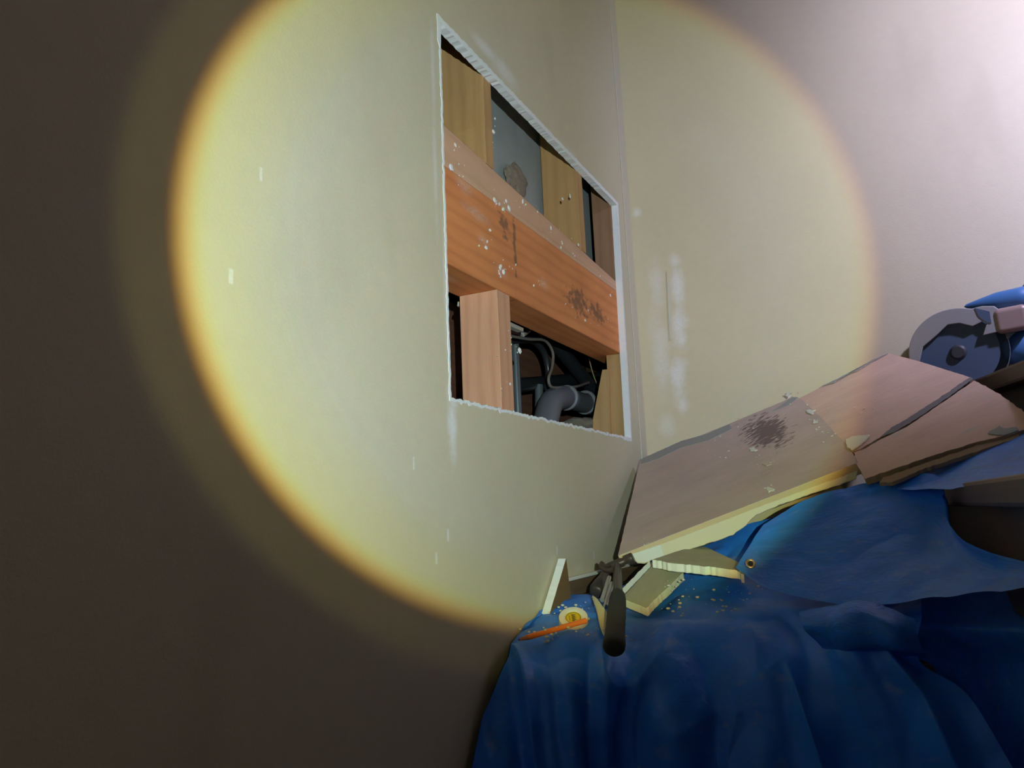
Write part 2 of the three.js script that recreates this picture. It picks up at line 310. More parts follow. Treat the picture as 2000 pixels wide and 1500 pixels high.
// pipes and wires
const black = plain(0.022, 0.026, 0.030, 0.35), steel = plain(0.13, 0.16, 0.18, 0.32, { metalness: 0.3 }), pvc = plain(0.115, 0.125, 0.145, 0.5);
const X = (x, y, d) => on(x, y, 'x', d);
tag(obj('steel_pipe', rod(X(1005, 655, -0.19), X(1013, 830, -0.19), 0.0085), steel), 'thin upright grey pipe next to the pinkish stud', 'pipe');
tag(obj('steel_pipe', rod(X(1053, 752, -0.20), X(1053, 840, -0.20), 0.0095), steel), 'short upright grey pipe left of the elbow pipe', 'pipe');
tag(obj('black_pipe', rod(X(960, 758, -0.215), X(1185, 735, -0.215), 0.016), black), 'black pipe running level behind the elbow pipe', 'pipe');
tag(obj('black_pipe', rod(X(1060, 640, -0.17), X(1178, 785, -0.17), 0.0165), black), 'black pipe slanting down to the right under the beam', 'pipe');
{
  const t = thing('waste_pipe', 'fat grey plastic waste pipe with an elbow and two raised rings', 'pipe', X(1075, 815, -0.14));
  const a = X(1058, 880, -0.14), b = X(1068, 815, -0.14), c = X(1078, 785, -0.14), d = X(1100, 776, -0.14), e = X(1140, 785, -0.14), f = X(1230, 812, -0.14);
  obj('elbow', tube([a, b, c, d], 0.0265, 40, 28), pvc, t);
  obj('straight_pipe', rod(X(1096, 775, -0.14), f, 0.023, 0.023, 28), pvc, t);
  const dir = f.clone().sub(d).normalize();
  for (const [x, y] of [[1106, 777], [1143, 786]]) { const p = X(x, y, -0.14); obj('collar', lathe(p.clone().addScaledVector(dir, -0.004), p.clone().addScaledVector(dir, 0.004), [[0, 0.022], [0, 0.027], [0.3, 0.0288], [0.7, 0.0288], [1, 0.027], [1, 0.022]]), plain(0.17, 0.18, 0.19, 0.45), t); }
  settle(t);
}
tag(obj('cable', tube([[990, 655], [1030, 662], [1068, 668], [1080, 690], [1078, 718], [1071, 740], [1074, 753], [1095, 757], [1125, 755], [1150, 747]].map(([x, y]) => X(x, y, -0.13)), 0.0032, 90, 8), plain(0.16, 0.145, 0.125, 0.6)), 'brown grey cable looping down to the elbow pipe', 'cable');
tag(obj('black_hose', tube([[985, 668], [1015, 664], [1045, 668], [1063, 690], [1071, 725], [1068, 760]].map(([x, y]) => X(x, y, -0.18)), 0.0075, 60, 10), black), 'black hose curving behind the brown grey cable', 'hose');
tag(obj('wire', tube([[1150, 698], [1154, 715], [1160, 735], [1170, 760]].map(([x, y]) => X(x, y, -0.15)), 0.0014, 30, 6), plain(0.4, 0.33, 0.22, 0.5)), 'single thin pale wire hanging left of the tapered wedge', 'wire');
{
  const t = thing('wire_bundle', 'tangle of thin wire ends and pale connector under the beam by the pinkish stud', 'wires', X(1015, 650, -0.16));
  obj('wire_end', tube([[1003, 635], [1010, 648], [1018, 655], [1026, 650]].map(([x, y]) => X(x, y, -0.15)), 0.0022, 24, 6), plain(0.42, 0.42, 0.4, 0.5), t);
  obj('connector', rod(X(1020, 654, -0.15), X(1034, 646, -0.15), 0.0055, 0.004, 10), plain(0.35, 0.33, 0.29, 0.6), t);
  settle(t);
}
{ // lumpy lagging and a green-stained fitting at the bottom right
  const a = X(1085, 850, -0.10), b = X(1185, 835, -0.10), t = thing('lagged_pipe', 'grey green lagged pipe with a corroded end fitting at the bottom of the hole', 'pipe', a.clone());
  const g = tube([a, X(1130, 832, -0.1), b], 0.018, 40, 20), q = g.attributes.position; shade(q, 0.006, 70); shade(q, 0.002, 220); g.computeVertexNormals();
  obj('lagging', g, std({ map: place(tex(128, 128, (u, v) => { const k = 0.5 + 0.5 * fbm(u * 12, v * 12, 3); return [mix(0.22, 0.12, k), mix(0.215, 0.13, k), mix(0.15, 0.09, k)]; }), 1, 1), roughness: 0.95 }), t);
  obj('fitting', [tube([X(1172, 838, -0.085), X(1184, 832, -0.085), X(1188, 846, -0.085), X(1188, 875, -0.085)], 0.012, 24, 14)], plain(0.085, 0.12, 0.11, 0.45, { metalness: 0.3 }), t);
  settle(t);
}
{ // crumbs of plaster stuck to the framing
  const bits = [], put = (p, s) => { const g = new THREE.IcosahedronGeometry(s, 0); g.scale(0.45, 0.7 + rnd(), 0.7 + rnd()); g.rotateX(rnd() * 3); g.translate(p.x, p.y, p.z); bits.push(g); };
  const near = [[900, 325, 9], [898, 308, 4], [905, 345, 4], [961, 165, 3], [963, 195, 4], [963, 270, 5], [966, 240, 3], [985, 400, 12], [1010, 400, 12], [970, 395, 6], [1050, 418, 5], [1072, 450, 8], [1098, 482, 9], [1120, 478, 5], [1137, 490, 4], [950, 470, 8], [978, 530, 12], [985, 520, 8], [1060, 556, 5], [1108, 600, 5], [1143, 618, 5], [1180, 640, 5], [1212, 655, 3], [995, 672, 6], [993, 690, 3], [996, 700, 3], [994, 750, 3], [1110, 380, 3], [1200, 575, 6], [1178, 545, 4]];
  for (const [x, y, n] of near) for (let i = 0; i < n; i++) { if (rnd() < 0.35) continue; const px = x + (rnd() - 0.5) * 40 * rnd() * 1.6, py = y + (rnd() - 0.5) * 36 * rnd() * 1.6; const p = X(px, py, -0.0122); if (x > 955 && x < 970 && y < 300) p.copy(X(x + (rnd() - 0.5) * 10, py, -0.0122)); put(p, 0.0008 + 0.0036 * Math.pow(rnd(), 3)); }
  const o = tag(obj('plaster_crumbs', bits, CORE), 'white plaster crumbs stuck along the studs and the beam', 'crumbs'); o.userData.kind = 'stuff';
}

// ------------------------------------------------------------------ blue tarpaulin
const weave = place(grey(256, 256, (u, v) => 0.5 + 0.25 * Math.sin(u * 2 * Math.PI * 24) + 0.25 * Math.sin(v * 2 * Math.PI * 24)), 0.06, 0.06);
const crease = grey(1024, 1024, (u, v) => { const r = Math.abs(fbm(u * 7, v * 7, 1)), s = Math.abs(fbm(u * 15, v * 13, 5)); return 0.5 + 0.6 * (Math.min(r, 0.25) - 0.12) + 0.5 * (Math.min(s, 0.2) - 0.1); });
const tarpMap = tex(1024, 1024, (u, v) => {
  const k = 1 + 0.16 * fbm(u * 9, v * 9, 2); let c = [0.020 * k, 0.205 * k, 0.82 * k];
  const d = step(0.32, 0.75, fbm(u * 22, v * 22, 6)) * 0.35 + (noise(u * 260, v * 260, 3) > 0.55 ? 0.4 : 0);
  return c.map((q, i) => mix(q, [0.55, 0.52, 0.45][i], clamp(d * 0.32)));
});
const tarp = std({ map: tarpMap, roughness: 0.46, bumpMap: crease, bumpScale: 0.0016 });
// a sheet laid through rows of surveyed points, smoothed both ways and wrinkled a little
function drape(rows, nu, nv, wr, sd, pleat = 0) {
  const curves = rows.map((r) => new THREE.CatmullRomCurve3(r.map(([x, y, d]) => at(x, y, d)), false, 'centripetal'));
  const pos = [], uv = [], idx = [];
  for (let i = 0; i <= nu; i++) {
    const col = new THREE.CatmullRomCurve3(curves.map((c) => c.getPoint(i / nu)), false, 'centripetal');
    for (let j = 0; j <= nv; j++) { const p = col.getPoint(j / nv); pos.push(p.x, p.y, p.z); uv.push(i / nu, j / nv); }
  }
  for (let i = 0; i < nu; i++) for (let j = 0; j < nv; j++) { const a = i * (nv + 1) + j, b = a + nv + 1; idx.push(a, b, a + 1, b, b + 1, a + 1); }
  const g = new THREE.BufferGeometry(); g.setAttribute('position', new THREE.Float32BufferAttribute(pos, 3)); g.setAttribute('uv', new THREE.Float32BufferAttribute(uv, 2)); g.setIndex(idx); g.computeVertexNormals();
  const p = g.attributes.position, n = g.attributes.normal;
  for (let i = 0; i < p.count; i++) {
    const x = p.getX(i), y = p.getY(i), z = p.getZ(i);
    const ridge = 0.5 - Math.abs(noise(x * 9 + sd, y * 4, z * 9) + 0.5 * noise(x * 17 + sd, y * 9, z * 17)); let s = wr * (1.7 * ridge + 0.5 * noise(x * 26, y * 14 + sd, z * 26) + 0.12 * noise(x * 60, y * 55, z * 60 + sd));
    const u = uv[2 * i], v = uv[2 * i + 1], pl = u * 6 + 1.3 * noise(u * 2, v * 1.5, sd) ;
    if (pleat) s += pleat * step(0.28, 0.6, v) * (1 - 2.4 * Math.abs(noise(pl * 1.3, v * 0.9, 3.3)) + 0.5 * noise(pl * 3.1, v * 1.6, 8.1));
    p.setXYZ(i, Math.max(0.003, x + n.getX(i) * s), y + n.getY(i) * s, Math.max(0.003, z + n.getZ(i) * s));
  }
  g.computeVertexNormals(); return g;
}
{
  const rows = [
    [[1030, 1222, 1.16], [1060, 1192, 1.2], [1098, 1167, 1.24], [1150, 1158, 1.3], [1205, 1150, 1.3], [1260, 1120, 1.32], [1330, 1085, 1.32], [1420, 1040, 1.3], [1530, 1000, 1.28], [1680, 975, 1.24], [1830, 975, 1.15]],
    [[1012, 1238, 1.09], [1050, 1205, 1.14], [1098, 1178, 1.17], [1150, 1172, 1.2], [1205, 1180, 1.2], [1270, 1172, 1.2], [1340, 1140, 1.19], [1430, 1110, 1.18], [1540, 1090, 1.17], [1670, 1080, 1.13], [1830, 1080, 1.06]],
    [[1000, 1250, 1.045], [1055, 1230, 1.07], [1120, 1222, 1.08], [1165, 1215, 1.08], [1210, 1215, 1.08], [1280, 1208, 1.09], [1350, 1195, 1.09], [1440, 1172, 1.09], [1545, 1165, 1.06], [1660, 1168, 1.02], [1800, 1165, 0.98]],
    [[1000, 1262, 1.03], [1060, 1252, 1.035], [1125, 1248, 1.035], [1170, 1262, 1.02], [1215, 1272, 1.01], [1285, 1232, 1.04], [1355, 1215, 1.05], [1450, 1205, 1.04], [1550, 1205, 1.01], [1660, 1205, 0.96], [1800, 1200, 0.93]],
    [[985, 1305, 1.0], [1055, 1315, 0.985], [1125, 1315, 0.98], [1175, 1320, 0.975], [1225, 1320, 0.985], [1295, 1300, 0.99], [1365, 1290, 1.005], [1460, 1275, 0.995], [1560, 1270, 0.97], [1670, 1262, 0.925], [1795, 1275, 0.90]],
    [[955, 1390, 0.975], [1040, 1395, 0.955], [1120, 1395, 0.95], [1185, 1395, 0.96], [1240, 1395, 0.975], [1310, 1390, 0.96], [1385, 1385, 0.975], [1480, 1370, 0.96], [1580, 1365, 0.94], [1720, 1350, 0.90], [1885, 1352, 0.86]],
    [[918, 1510, 0.935], [1010, 1515, 0.93], [1110, 1515, 0.93], [1180, 1515, 0.95], [1245, 1515, 0.965], [1330, 1515, 0.94], [1410, 1515, 0.95], [1510, 1515, 0.925], [1630, 1515, 0.915], [1790, 1515, 0.87], [1985, 1515, 0.82]],
    [[890, 1640, 0.90], [990, 1660, 0.91], [1100, 1660, 0.91], [1190, 1660, 0.935], [1270, 1660, 0.95], [1350, 1660, 0.92], [1440, 1660, 0.93], [1540, 1660, 0.91], [1680, 1660, 0.90], [1860, 1660, 0.85], [2080, 1660, 0.79]],
  ];
  tag(obj('blue_tarpaulin', drape(rows, 320, 220, 0.006, 2, -0.018), tarp), 'large blue tarpaulin covering the landing and hanging down in folds at the front', 'tarpaulin');
}
{
  const rows = [
    [[1490, 1020, 1.155], [1580, 972, 1.17], [1690, 942, 1.16], [1765, 930, 1.13], [1832, 930, 1.08], [1850, 1020, 1.0], [1905, 1070, 0.90], [1990, 1093, 0.82], [2080, 1110, 0.76]],
    [[1463, 1064, 1.115], [1545, 1060, 1.11], [1650, 1050, 1.08], [1740, 1045, 1.04], [1825, 1050, 1.0], [1870, 1085, 0.94], [1935, 1112, 0.87], [2005, 1116, 0.80], [2080, 1124, 0.75]],
    [[1438, 1107, 1.075], [1490, 1142, 1.05], [1570, 1166, 1.01], [1650, 1179, 0.97], [1735, 1176, 0.93], [1810, 1166, 0.90], [1905, 1156, 0.84], [1990, 1147, 0.78], [2080, 1137, 0.73]],
  ];
  const t = thing('blue_tarpaulin', 'upper blue tarpaulin flap with a metal eyelet at its corner, hanging from under the boards', 'tarpaulin', at(1650, 1178, 0.97));
  obj('cloth', drape(rows, 200, 90, 0.0035, 11), tarp, t);
  obj('cloth', drape([
    [[1735, 935, 1.22], [1790, 915, 1.2], [1850, 890, 1.17], [1930, 865, 1.12], [2060, 820, 1.05]],
    [[1745, 945, 1.17], [1795, 935, 1.12], [1850, 925, 1.08], [1935, 905, 1.0], [2060, 880, 0.93]],
    [[1755, 955, 1.10], [1800, 955, 1.05], [1852, 953, 1.0], [1940, 940, 0.9], [2060, 919, 0.78]]], 60, 40, 0.002, 17), tarp, t);
  const c = at(1466, 1101, 1.068), nrm = EYE.clone().sub(c).normalize().add(V(0.1, 0.35, 0)).normalize();
  const e = new THREE.TorusGeometry(0.0052, 0.0018, 10, 28); e.applyQuaternion(new THREE.Quaternion().setFromUnitVectors(V(0, 0, 1), nrm)); e.translate(c.x, c.y, c.z);
  obj('eyelet', e, plain(0.55, 0.52, 0.42, 0.3, { metalness: 0.8 }), t);
  const h = new THREE.CircleGeometry(0.004, 20); h.applyQuaternion(new THREE.Quaternion().setFromUnitVectors(V(0, 0, 1), nrm)); h.translate(c.x, c.y, c.z);
  obj('eyelet_hole', h, plain(0.01, 0.015, 0.03, 0.9), t);
  settle(t);
}
{ // crumpled gather of cloth under the flap
  const rows = [
    [[1560, 1195, 0.965], [1620, 1180, 0.945], [1680, 1166, 0.925], [1740, 1180, 0.915], [1790, 1205, 0.90]],
    [[1570, 1225, 0.95], [1625, 1215, 0.915], [1685, 1200, 0.90], [1745, 1220, 0.885], [1795, 1240, 0.885]],
    [[1600, 1265, 0.95], [1640, 1270, 0.915], [1700, 1262, 0.895], [1760, 1270, 0.88], [1808, 1275, 0.885]],
    [[1640, 1320, 0.955], [1665, 1300, 0.935], [1720, 1285, 0.92], [1775, 1290, 0.91], [1812, 1292, 0.90]],
  ];
  tag(obj('blue_tarpaulin', drape(rows, 90, 60, 0.006, 23), tarp), 'crumpled gather of blue tarpaulin bunched below the upper flap', 'tarpaulin');
}
{ // length of sheet running back to the right, in the dark
  const rows = [
    [[1740, 1135, 1.08], [1850, 1125, 1.03], [1960, 1110, 0.98], [2090, 1095, 0.93]],
    [[1750, 1205, 0.995], [1850, 1208, 0.95], [1960, 1212, 0.9], [2090, 1222, 0.84]],
    [[1755, 1222, 0.985], [1850, 1226, 0.94], [1960, 1230, 0.89], [2090, 1240, 0.83]],
    [[1780, 1300, 0.99], [1880, 1300, 0.945], [1980, 1300, 0.9], [2100, 1300, 0.84]],
    [[1800, 1520, 0.96], [1900, 1520, 0.92], [2010, 1520, 0.87], [2130, 1520, 0.82]],
  ];
  tag(obj('blue_tarpaulin', drape(rows, 90, 90, 0.003, 31), tarp), 'dark blue sheet behind the tarpaulin edge at the lower right corner', 'tarpaulin');
}

// ------------------------------------------------------------------ broken boards
const paperTex = (s, tint) => tex(1024, 1024, (u, v) => {
  const a = u * 0.9, b = v * 0.9, k = 1 + 0.10 * fbm(a * 9, b * 22, s) + 0.05 * noise(a * 25, b * 130, s + 2);
  let c = tint.map((q) => q * k);
  const fx = fbm(a * 14, b * 60, s + 8); if (fx > 0.62) c = c.map((q, i) => mix(q, [0.5, 0.44, 0.38][i], clamp((fx - 0.62) * 2.2)));
  return c;
});
const P0 = on(1250, 900, 'x', 0.02), P1 = on(1735, 690, 'z', 0.016), P2 = on(1207, 1085, 'x', 0.07);
const fr = frameOf(P0, P1, P2);
const mudPx = [[1496, 842, 33, 36]].map(([x, y, w, h]) => { const q = local(fr, [[x, y], [x + w, y], [x, y + h]]); return [q[0].x, q[0].y, q[0].distanceTo(q[1]), q[0].distanceTo(q[2])]; });
const boardMap = tex(1024, 1024, (u, v) => {
  const a = u * 0.9 - 0.1, b = v * 0.9 - 0.8, k = 1 + 0.10 * fbm(a * 9, b * 22, 4) + 0.05 * noise(a * 25, b * 130, 6);
  let c = [0.50 * k, 0.385 * k, 0.32 * k];
  const fx = fbm(a * 14, b * 60, 12); if (fx > 0.62) c = c.map((q, i) => mix(q, [0.52, 0.45, 0.4][i], clamp((fx - 0.62) * 2)));
  let d = 0; for (const [x, y, w, h] of mudPx) d = Math.max(d, step(1.1, 0.75, Math.hypot((a - x) / w, (b - y) / h) + 0.22 * fbm(a * 22, b * 22, 5) + 0.95 * noise(a * 60 + b * 20, b * 210 - a * 60, 3) + 0.25 * noise(a * 160, b * 160, 9) + 0.2 * Math.exp(-90 * Math.hypot((a - x) / w, (b - y) / h) ** 2) + 0.1));
  return c.map((q, i) => mix(q, [0.10, 0.055, 0.05][i], 0.8 * d));
});
boardMap.repeat.set(1 / 0.9, 1 / 0.9); boardMap.offset.set(0.1 / 0.9, 0.8 / 0.9);
const boardFace = std({ map: boardMap, roughness: 0.75, bumpMap: stipple, bumpScale: 0.0005 });
const tanFace = std({ map: place(paperTex(52, [0.64, 0.44, 0.325]), 0.9, 0.9), roughness: 0.75, bumpMap: stipple, bumpScale: 0.0005 });
const yellowCore = plain(0.62, 0.49, 0.28, 0.85), greyTorn = plain(0.30, 0.30, 0.27, 0.95), darkTorn = plain(0.19, 0.175, 0.165, 0.95), brownCard = plain(0.34, 0.22, 0.13, 0.9);
function board(label, px, amp, thick, coreMat, extras, face = boardFace, drop = 0) {
  const t = thing('plasterboard_piece', label, 'board', onPlane(px[0][0], px[0][1], fr.o, fr.n)), o = local(fr, px), rp = rough(o, amp, 0.007);
  obj('core', sheet(fr, rp, thick, -0.0006 - drop), coreMat, t);
  obj('face_paper', sheet(fr, rp, 0.0006, -drop, 0), face, t);
  extras?.(t); return settle(t);
}
const strip = (px, amp, thick, front) => sheet(fr, rough(local(fr, px), amp, 0.005), thick, front, 0.0004);
board('largest broken board, brown face with a dark muddy smear and a yellow lower edge', [[1207, 1085], [1250, 900], [1545, 777], [1566, 780], [1610, 822], [1656, 872], [1677, 903]], (i) => [0.0008, 0.0012, 0.001, 0.001, 0.0012, 0.001, 0.0004][i], 0.0195, yellowCore, (t) => {
  obj('torn_strip', strip([[1252, 908], [1250, 898], [1330, 862], [1380, 848], [1425, 829], [1430, 838], [1385, 860], [1330, 875], [1290, 895]], 0.0012, 0.0012, 0.0008), greyTorn, t);
  obj('torn_strip', strip([[1505, 806], [1530, 789], [1548, 775], [1560, 777], [1540, 792]], 0.001, 0.0012, 0.0008), greyTorn, t);
});
board('upper right board of the pile, plain brown face lying beside the grinder', [[1560, 777], [1630, 742], [1735, 689], [1800, 706], [1899, 737], [1850, 772], [1770, 828], [1712, 856], [1680, 876], [1656, 884], [1636, 862], [1590, 814], [1552, 783]], (i) => [0.001, 0.001, 0.0006, 0.0006, 0.002, 0.002, 0.002, 0.002, 0.001, 0.001, 0.001, 0.001, 0.001][i], 0.012, brownCard, (t) => {
  obj('torn_strip', strip([[1604, 755], [1640, 738], [1705, 703], [1735, 690], [1700, 709], [1672, 726], [1655, 730], [1630, 748]], 0.0018, 0.001, 0.0007), greyTorn, t);
  obj('torn_tear', strip([[1718, 856], [1752, 842], [1800, 812], [1852, 777], [1900, 741], [1896, 736], [1850, 768], [1800, 800], [1768, 821], [1740, 836]], 0.0016, 0.0011, 0.0009), darkTorn, t);
}, tanFace, 0.0012);
board('lower right board of the pile with a torn layered edge beside the dark stair tread', [[1672, 905], [1668, 884], [1690, 876], [1716, 860], [1772, 833], [1854, 777], [1903, 743], [1950, 768], [2003, 806], [2003, 838], [1955, 852], [1890, 868], [1790, 900], [1728, 922], [1690, 935]], (i) => (i > 8 && i < 14 ? 0.0022 : 0.0012), 0.011, brownCard, (t) => {
  obj('torn_edge', [strip([[1722, 928], [1790, 905], [1890, 870], [1960, 848], [1990, 838], [1990, 848], [1950, 862], [1890, 882], [1800, 912], [1740, 937], [1715, 938]], 0.0024, 0.006, -0.004)], plain(0.30, 0.21, 0.12, 0.95), t);
  obj('torn_edge', [strip([[1930, 848], [1952, 832], [1962, 838], [1985, 835], [1990, 842], [1960, 852]], 0.002, 0.002, 0.0016)], greyTorn, t);
}, tanFace);
{ // torn backing paper drooping below the yellow edge
  const a = onPlane(1232, 1083, fr.o, fr.n).addScaledVector(fr.n, -0.0235), b = onPlane(1677, 908, fr.o, fr.n).addScaledVector(fr.n, -0.0235), f2 = frameOf(a, b, a.clone().add(V(0.0, -0.3, 0.05)));
  const t = thing('backing_sheet', 'pale yellow torn backing sheet showing beneath the largest board', 'board', a.clone());
  const o = rough(local(f2, [[1230, 1083], [1295, 1061], [1430, 1010], [1560, 958], [1676, 912], [1672, 935], [1640, 948], [1592, 962], [1530, 984], [1478, 1005], [1452, 1030], [1432, 1045], [1345, 1074], [1300, 1085], [1258, 1101], [1245, 1100]]), (i) => (i > 4 ? 0.0012 : 0.0002), 0.006);
  obj('sheet', sheet(f2, o, 0.004, 0), plain(0.64, 0.60, 0.40, 0.85), t);
  obj('white_tip', sheet(f2, local(f2, [[1232, 1083.5], [1290, 1063.5], [1298, 1085], [1260, 1099], [1246, 1098]]), 0.0012, 0.0008, 0.0003), plain(0.66, 0.69, 0.58, 0.85), t);
  settle(t);
}
{ // loose flakes on the boards
  const flakes = [[1585, 805, 7], [1573, 793, 3], [1600, 806, 3], [1592, 825, 5], [1610, 845, 3], [1620, 858, 3], [1470, 880, 7], [1499, 906, 8], [1503, 957, 7], [1455, 837, 3], [1453, 816, 3], [1540, 773, 6], [1252, 1061, 3], [1690, 807, 4], [1400, 895, 2], [1415, 868, 3]];
  for (const [x, y, s] of flakes.filter((f) => f[2] >= 5)) {
    const pts = []; for (let i = 0; i < 11; i++) { const a = i / 11 * 6.283; pts.push([x + Math.cos(a) * s * (0.35 + 1.2 * rnd()), y + Math.sin(a) * s * (0.2 + 0.75 * rnd())]); }
    const g = sheet(fr, local(fr, pts), 0.0018, 0.0022, 0.0004);
    const where = x > 1580 ? 'at the joint of the two upper boards' : y < 780 ? 'on the top edge of the largest board' : y > 950 ? 'on the yellow lower edge of the largest board' : y > 895 ? 'below the muddy smear, the lower one' : 'touching the bottom of the muddy smear';
    tag(obj('plaster_flake', g, y > 895 && y < 950 ? plain(0.50, 0.40, 0.30, 0.9) : plain(0.66, 0.66, 0.55, 0.9)), (y === 825 ? 'smaller pale flake ' : 'pale plaster flake ') + where, 'flake');
  }
  const bits = []; for (const [x, y, s] of flakes) for (let i = 0; i < 5; i++) { const p = onPlane(x + (rnd() - 0.5) * 44, y + (rnd() - 0.5) * 34, fr.o, fr.n).addScaledVector(fr.n, 0.0006); const g = new THREE.IcosahedronGeometry(0.0006 + 0.0013 * rnd() * rnd(), 0); g.scale(1.6, 0.8, 1); g.rotateY(rnd() * 6); g.translate(p.x, p.y, p.z); bits.push(g); }
  tag(obj('plaster_crumbs', bits, plain(0.66, 0.64, 0.56, 0.9)), 'tiny plaster crumbs scattered over the broken boards', 'crumbs').userData.kind = 'stuff';
  const q = sheet(fr, rough(local(fr, [[1652, 862], [1668, 855], [1700, 852], [1690, 864], [1676, 875], [1665, 882], [1655, 876]]), 0.0015, 0.004), 0.003, 0.0036, 0.0006);
  tag(obj('plaster_flake', q, plain(0.72, 0.72, 0.52, 0.9)), 'largest pale flake at the corner where the three boards meet', 'flake');
}

// ------------------------------------------------------------------ offcuts on the landing
const olive = std({ map: place(paperTex(33, [0.40, 0.385, 0.25]), 0.6, 0.6), roughness: 0.8 });
function offcut(name, label, f, px, thick, amp, faceMat, coreMat = CORE) {
  const t = thing(name, label, 'offcut', onPlane(px[0][0], px[0][1], f.o, f.n)), rp = rough(local(f, px), amp, 0.005);
  obj('core', sheet(f, rp, thick, -0.0005), coreMat, t); obj('face_paper', sheet(f, rp, 0.0005, 0, 0), faceMat, t); return settle(t);
}
// strip leaning against the left wall
{
  const f = frameOf(on(1106, 1091, 'x', 0.0175), on(1072, 1215, 'x', 0.0175), on(1113, 1140, 'x', 0.0175));
  offcut('plasterboard_strip', 'narrow plasterboard strip with a white cut edge leaning on the left wall', f, [[1106, 1091], [1112, 1140], [1120, 1225], [1062, 1240]], 0.0135, 0.0003, plain(0.20, 0.115, 0.04, 0.8));
}
{
  const f = frameOf(at(1222, 1170, 1.13), at(1276, 1106, 1.235), at(1335, 1112, 1.2));
  offcut('plasterboard_offcut', 'squarish olive faced plasterboard offcut with a cream cut edge on the tarpaulin', f, [[1215, 1168], [1274, 1104], [1333, 1108], [1334, 1118], [1290, 1160], [1262, 1187]], 0.0125, (i) => (i === 3 || i === 4 ? 0.0012 : 0.0004), olive, plain(0.72, 0.70, 0.52, 0.9));
}
{
  const f = frameOf(at(1180, 1200, 1.16), at(1272, 1097, 1.27), at(1283, 1101, 1.262));
  offcut('plasterboard_sliver', 'long white cut edge of a slab standing just left of the olive offcut', f, [[1196, 1190], [1205, 1160], [1268, 1096], [1278, 1099], [1216, 1166], [1205, 1195]], 0.04, 0.0008, plain(0.74, 0.78, 0.74, 0.9), plain(0.36, 0.34, 0.26, 0.9));
}
{
  const f = frameOf(at(1275, 1094, 1.2), at(1440, 1105, 1.13), at(1365, 1069, 1.26));
  offcut('plasterboard_scrap', 'torn wedge of plasterboard with a ragged white edge lying under the backing sheet', f, [[1274, 1093], [1318, 1078], [1350, 1068], [1378, 1068], [1442, 1098], [1453, 1121], [1440, 1113], [1408, 1109], [1360, 1104], [1310, 1099]], 0.0125, (i) => (i > 4 ? 0.0036 : 0.0006), olive, plain(0.76, 0.78, 0.66, 0.95));
}
{
  const f = frameOf(at(1158, 1163, 1.16), at(1182, 1238, 1.02), at(1186, 1195, 1.1));
  offcut('foam_sliver', 'pale yellow pointed sliver lying left of the hammer handle', f, [[1157, 1162], [1168, 1171], [1186, 1197], [1187, 1222], [1181, 1240], [1172, 1218], [1166, 1190]], 0.004, 0.0006, plain(0.66, 0.60, 0.34, 0.8), plain(0.66, 0.6, 0.36, 0.85));
}
{
  const f = frameOf(at(1100, 1232, 1.075), at(1140, 1226, 1.075), at(1120, 1215, 1.1));
  offcut('paper_scrap', 'small cream scrap under the tape roll and pencil', f, [[1097, 1224], [1105, 1216], [1146, 1202], [1152, 1208], [1132, 1232], [1108, 1237]], 0.0012, 0.0006, plain(0.68, 0.6, 0.4, 0.85), plain(0.68, 0.6, 0.4, 0.85));
}
{ // crumbs on the tarpaulin
  const bits = []; const areas = [[1120, 1240, 1.035, 40, 60, 16], [1110, 1192, 1.15, 22, 40, 16], [1370, 1190, 1.07, 40, 90, 26], [1440, 1165, 1.08, 30, 50, 22], [1195, 1245, 1.02, 10, 40, 12], [1030, 1238, 1.055, 10, 20, 10], [1330, 1145, 1.15, 14, 40, 16], [1240, 1178, 1.15, 12, 30, 14], [1190, 1190, 1.15, 14, 24, 16]];
  for (const [x, y, d, n, w, h] of areas) for (let i = 0; i < n; i++) { const p = at(x + (rnd() - 0.5) * 2 * w, y + (rnd() - 0.5) * 2 * h, d - 0.01); const s = 0.0005 + 0.0018 * Math.pow(rnd(), 3), g = new THREE.IcosahedronGeometry(s, 0); g.scale(1.4, 0.8, 1); g.translate(p.x, p.y, p.z); bits.push(g); }
  tag(obj('plaster_crumbs', bits, plain(0.6, 0.58, 0.5, 0.9)), 'pale crumbs and dust lying on the tarpaulin around the tools', 'crumbs').userData.kind = 'stuff';
}

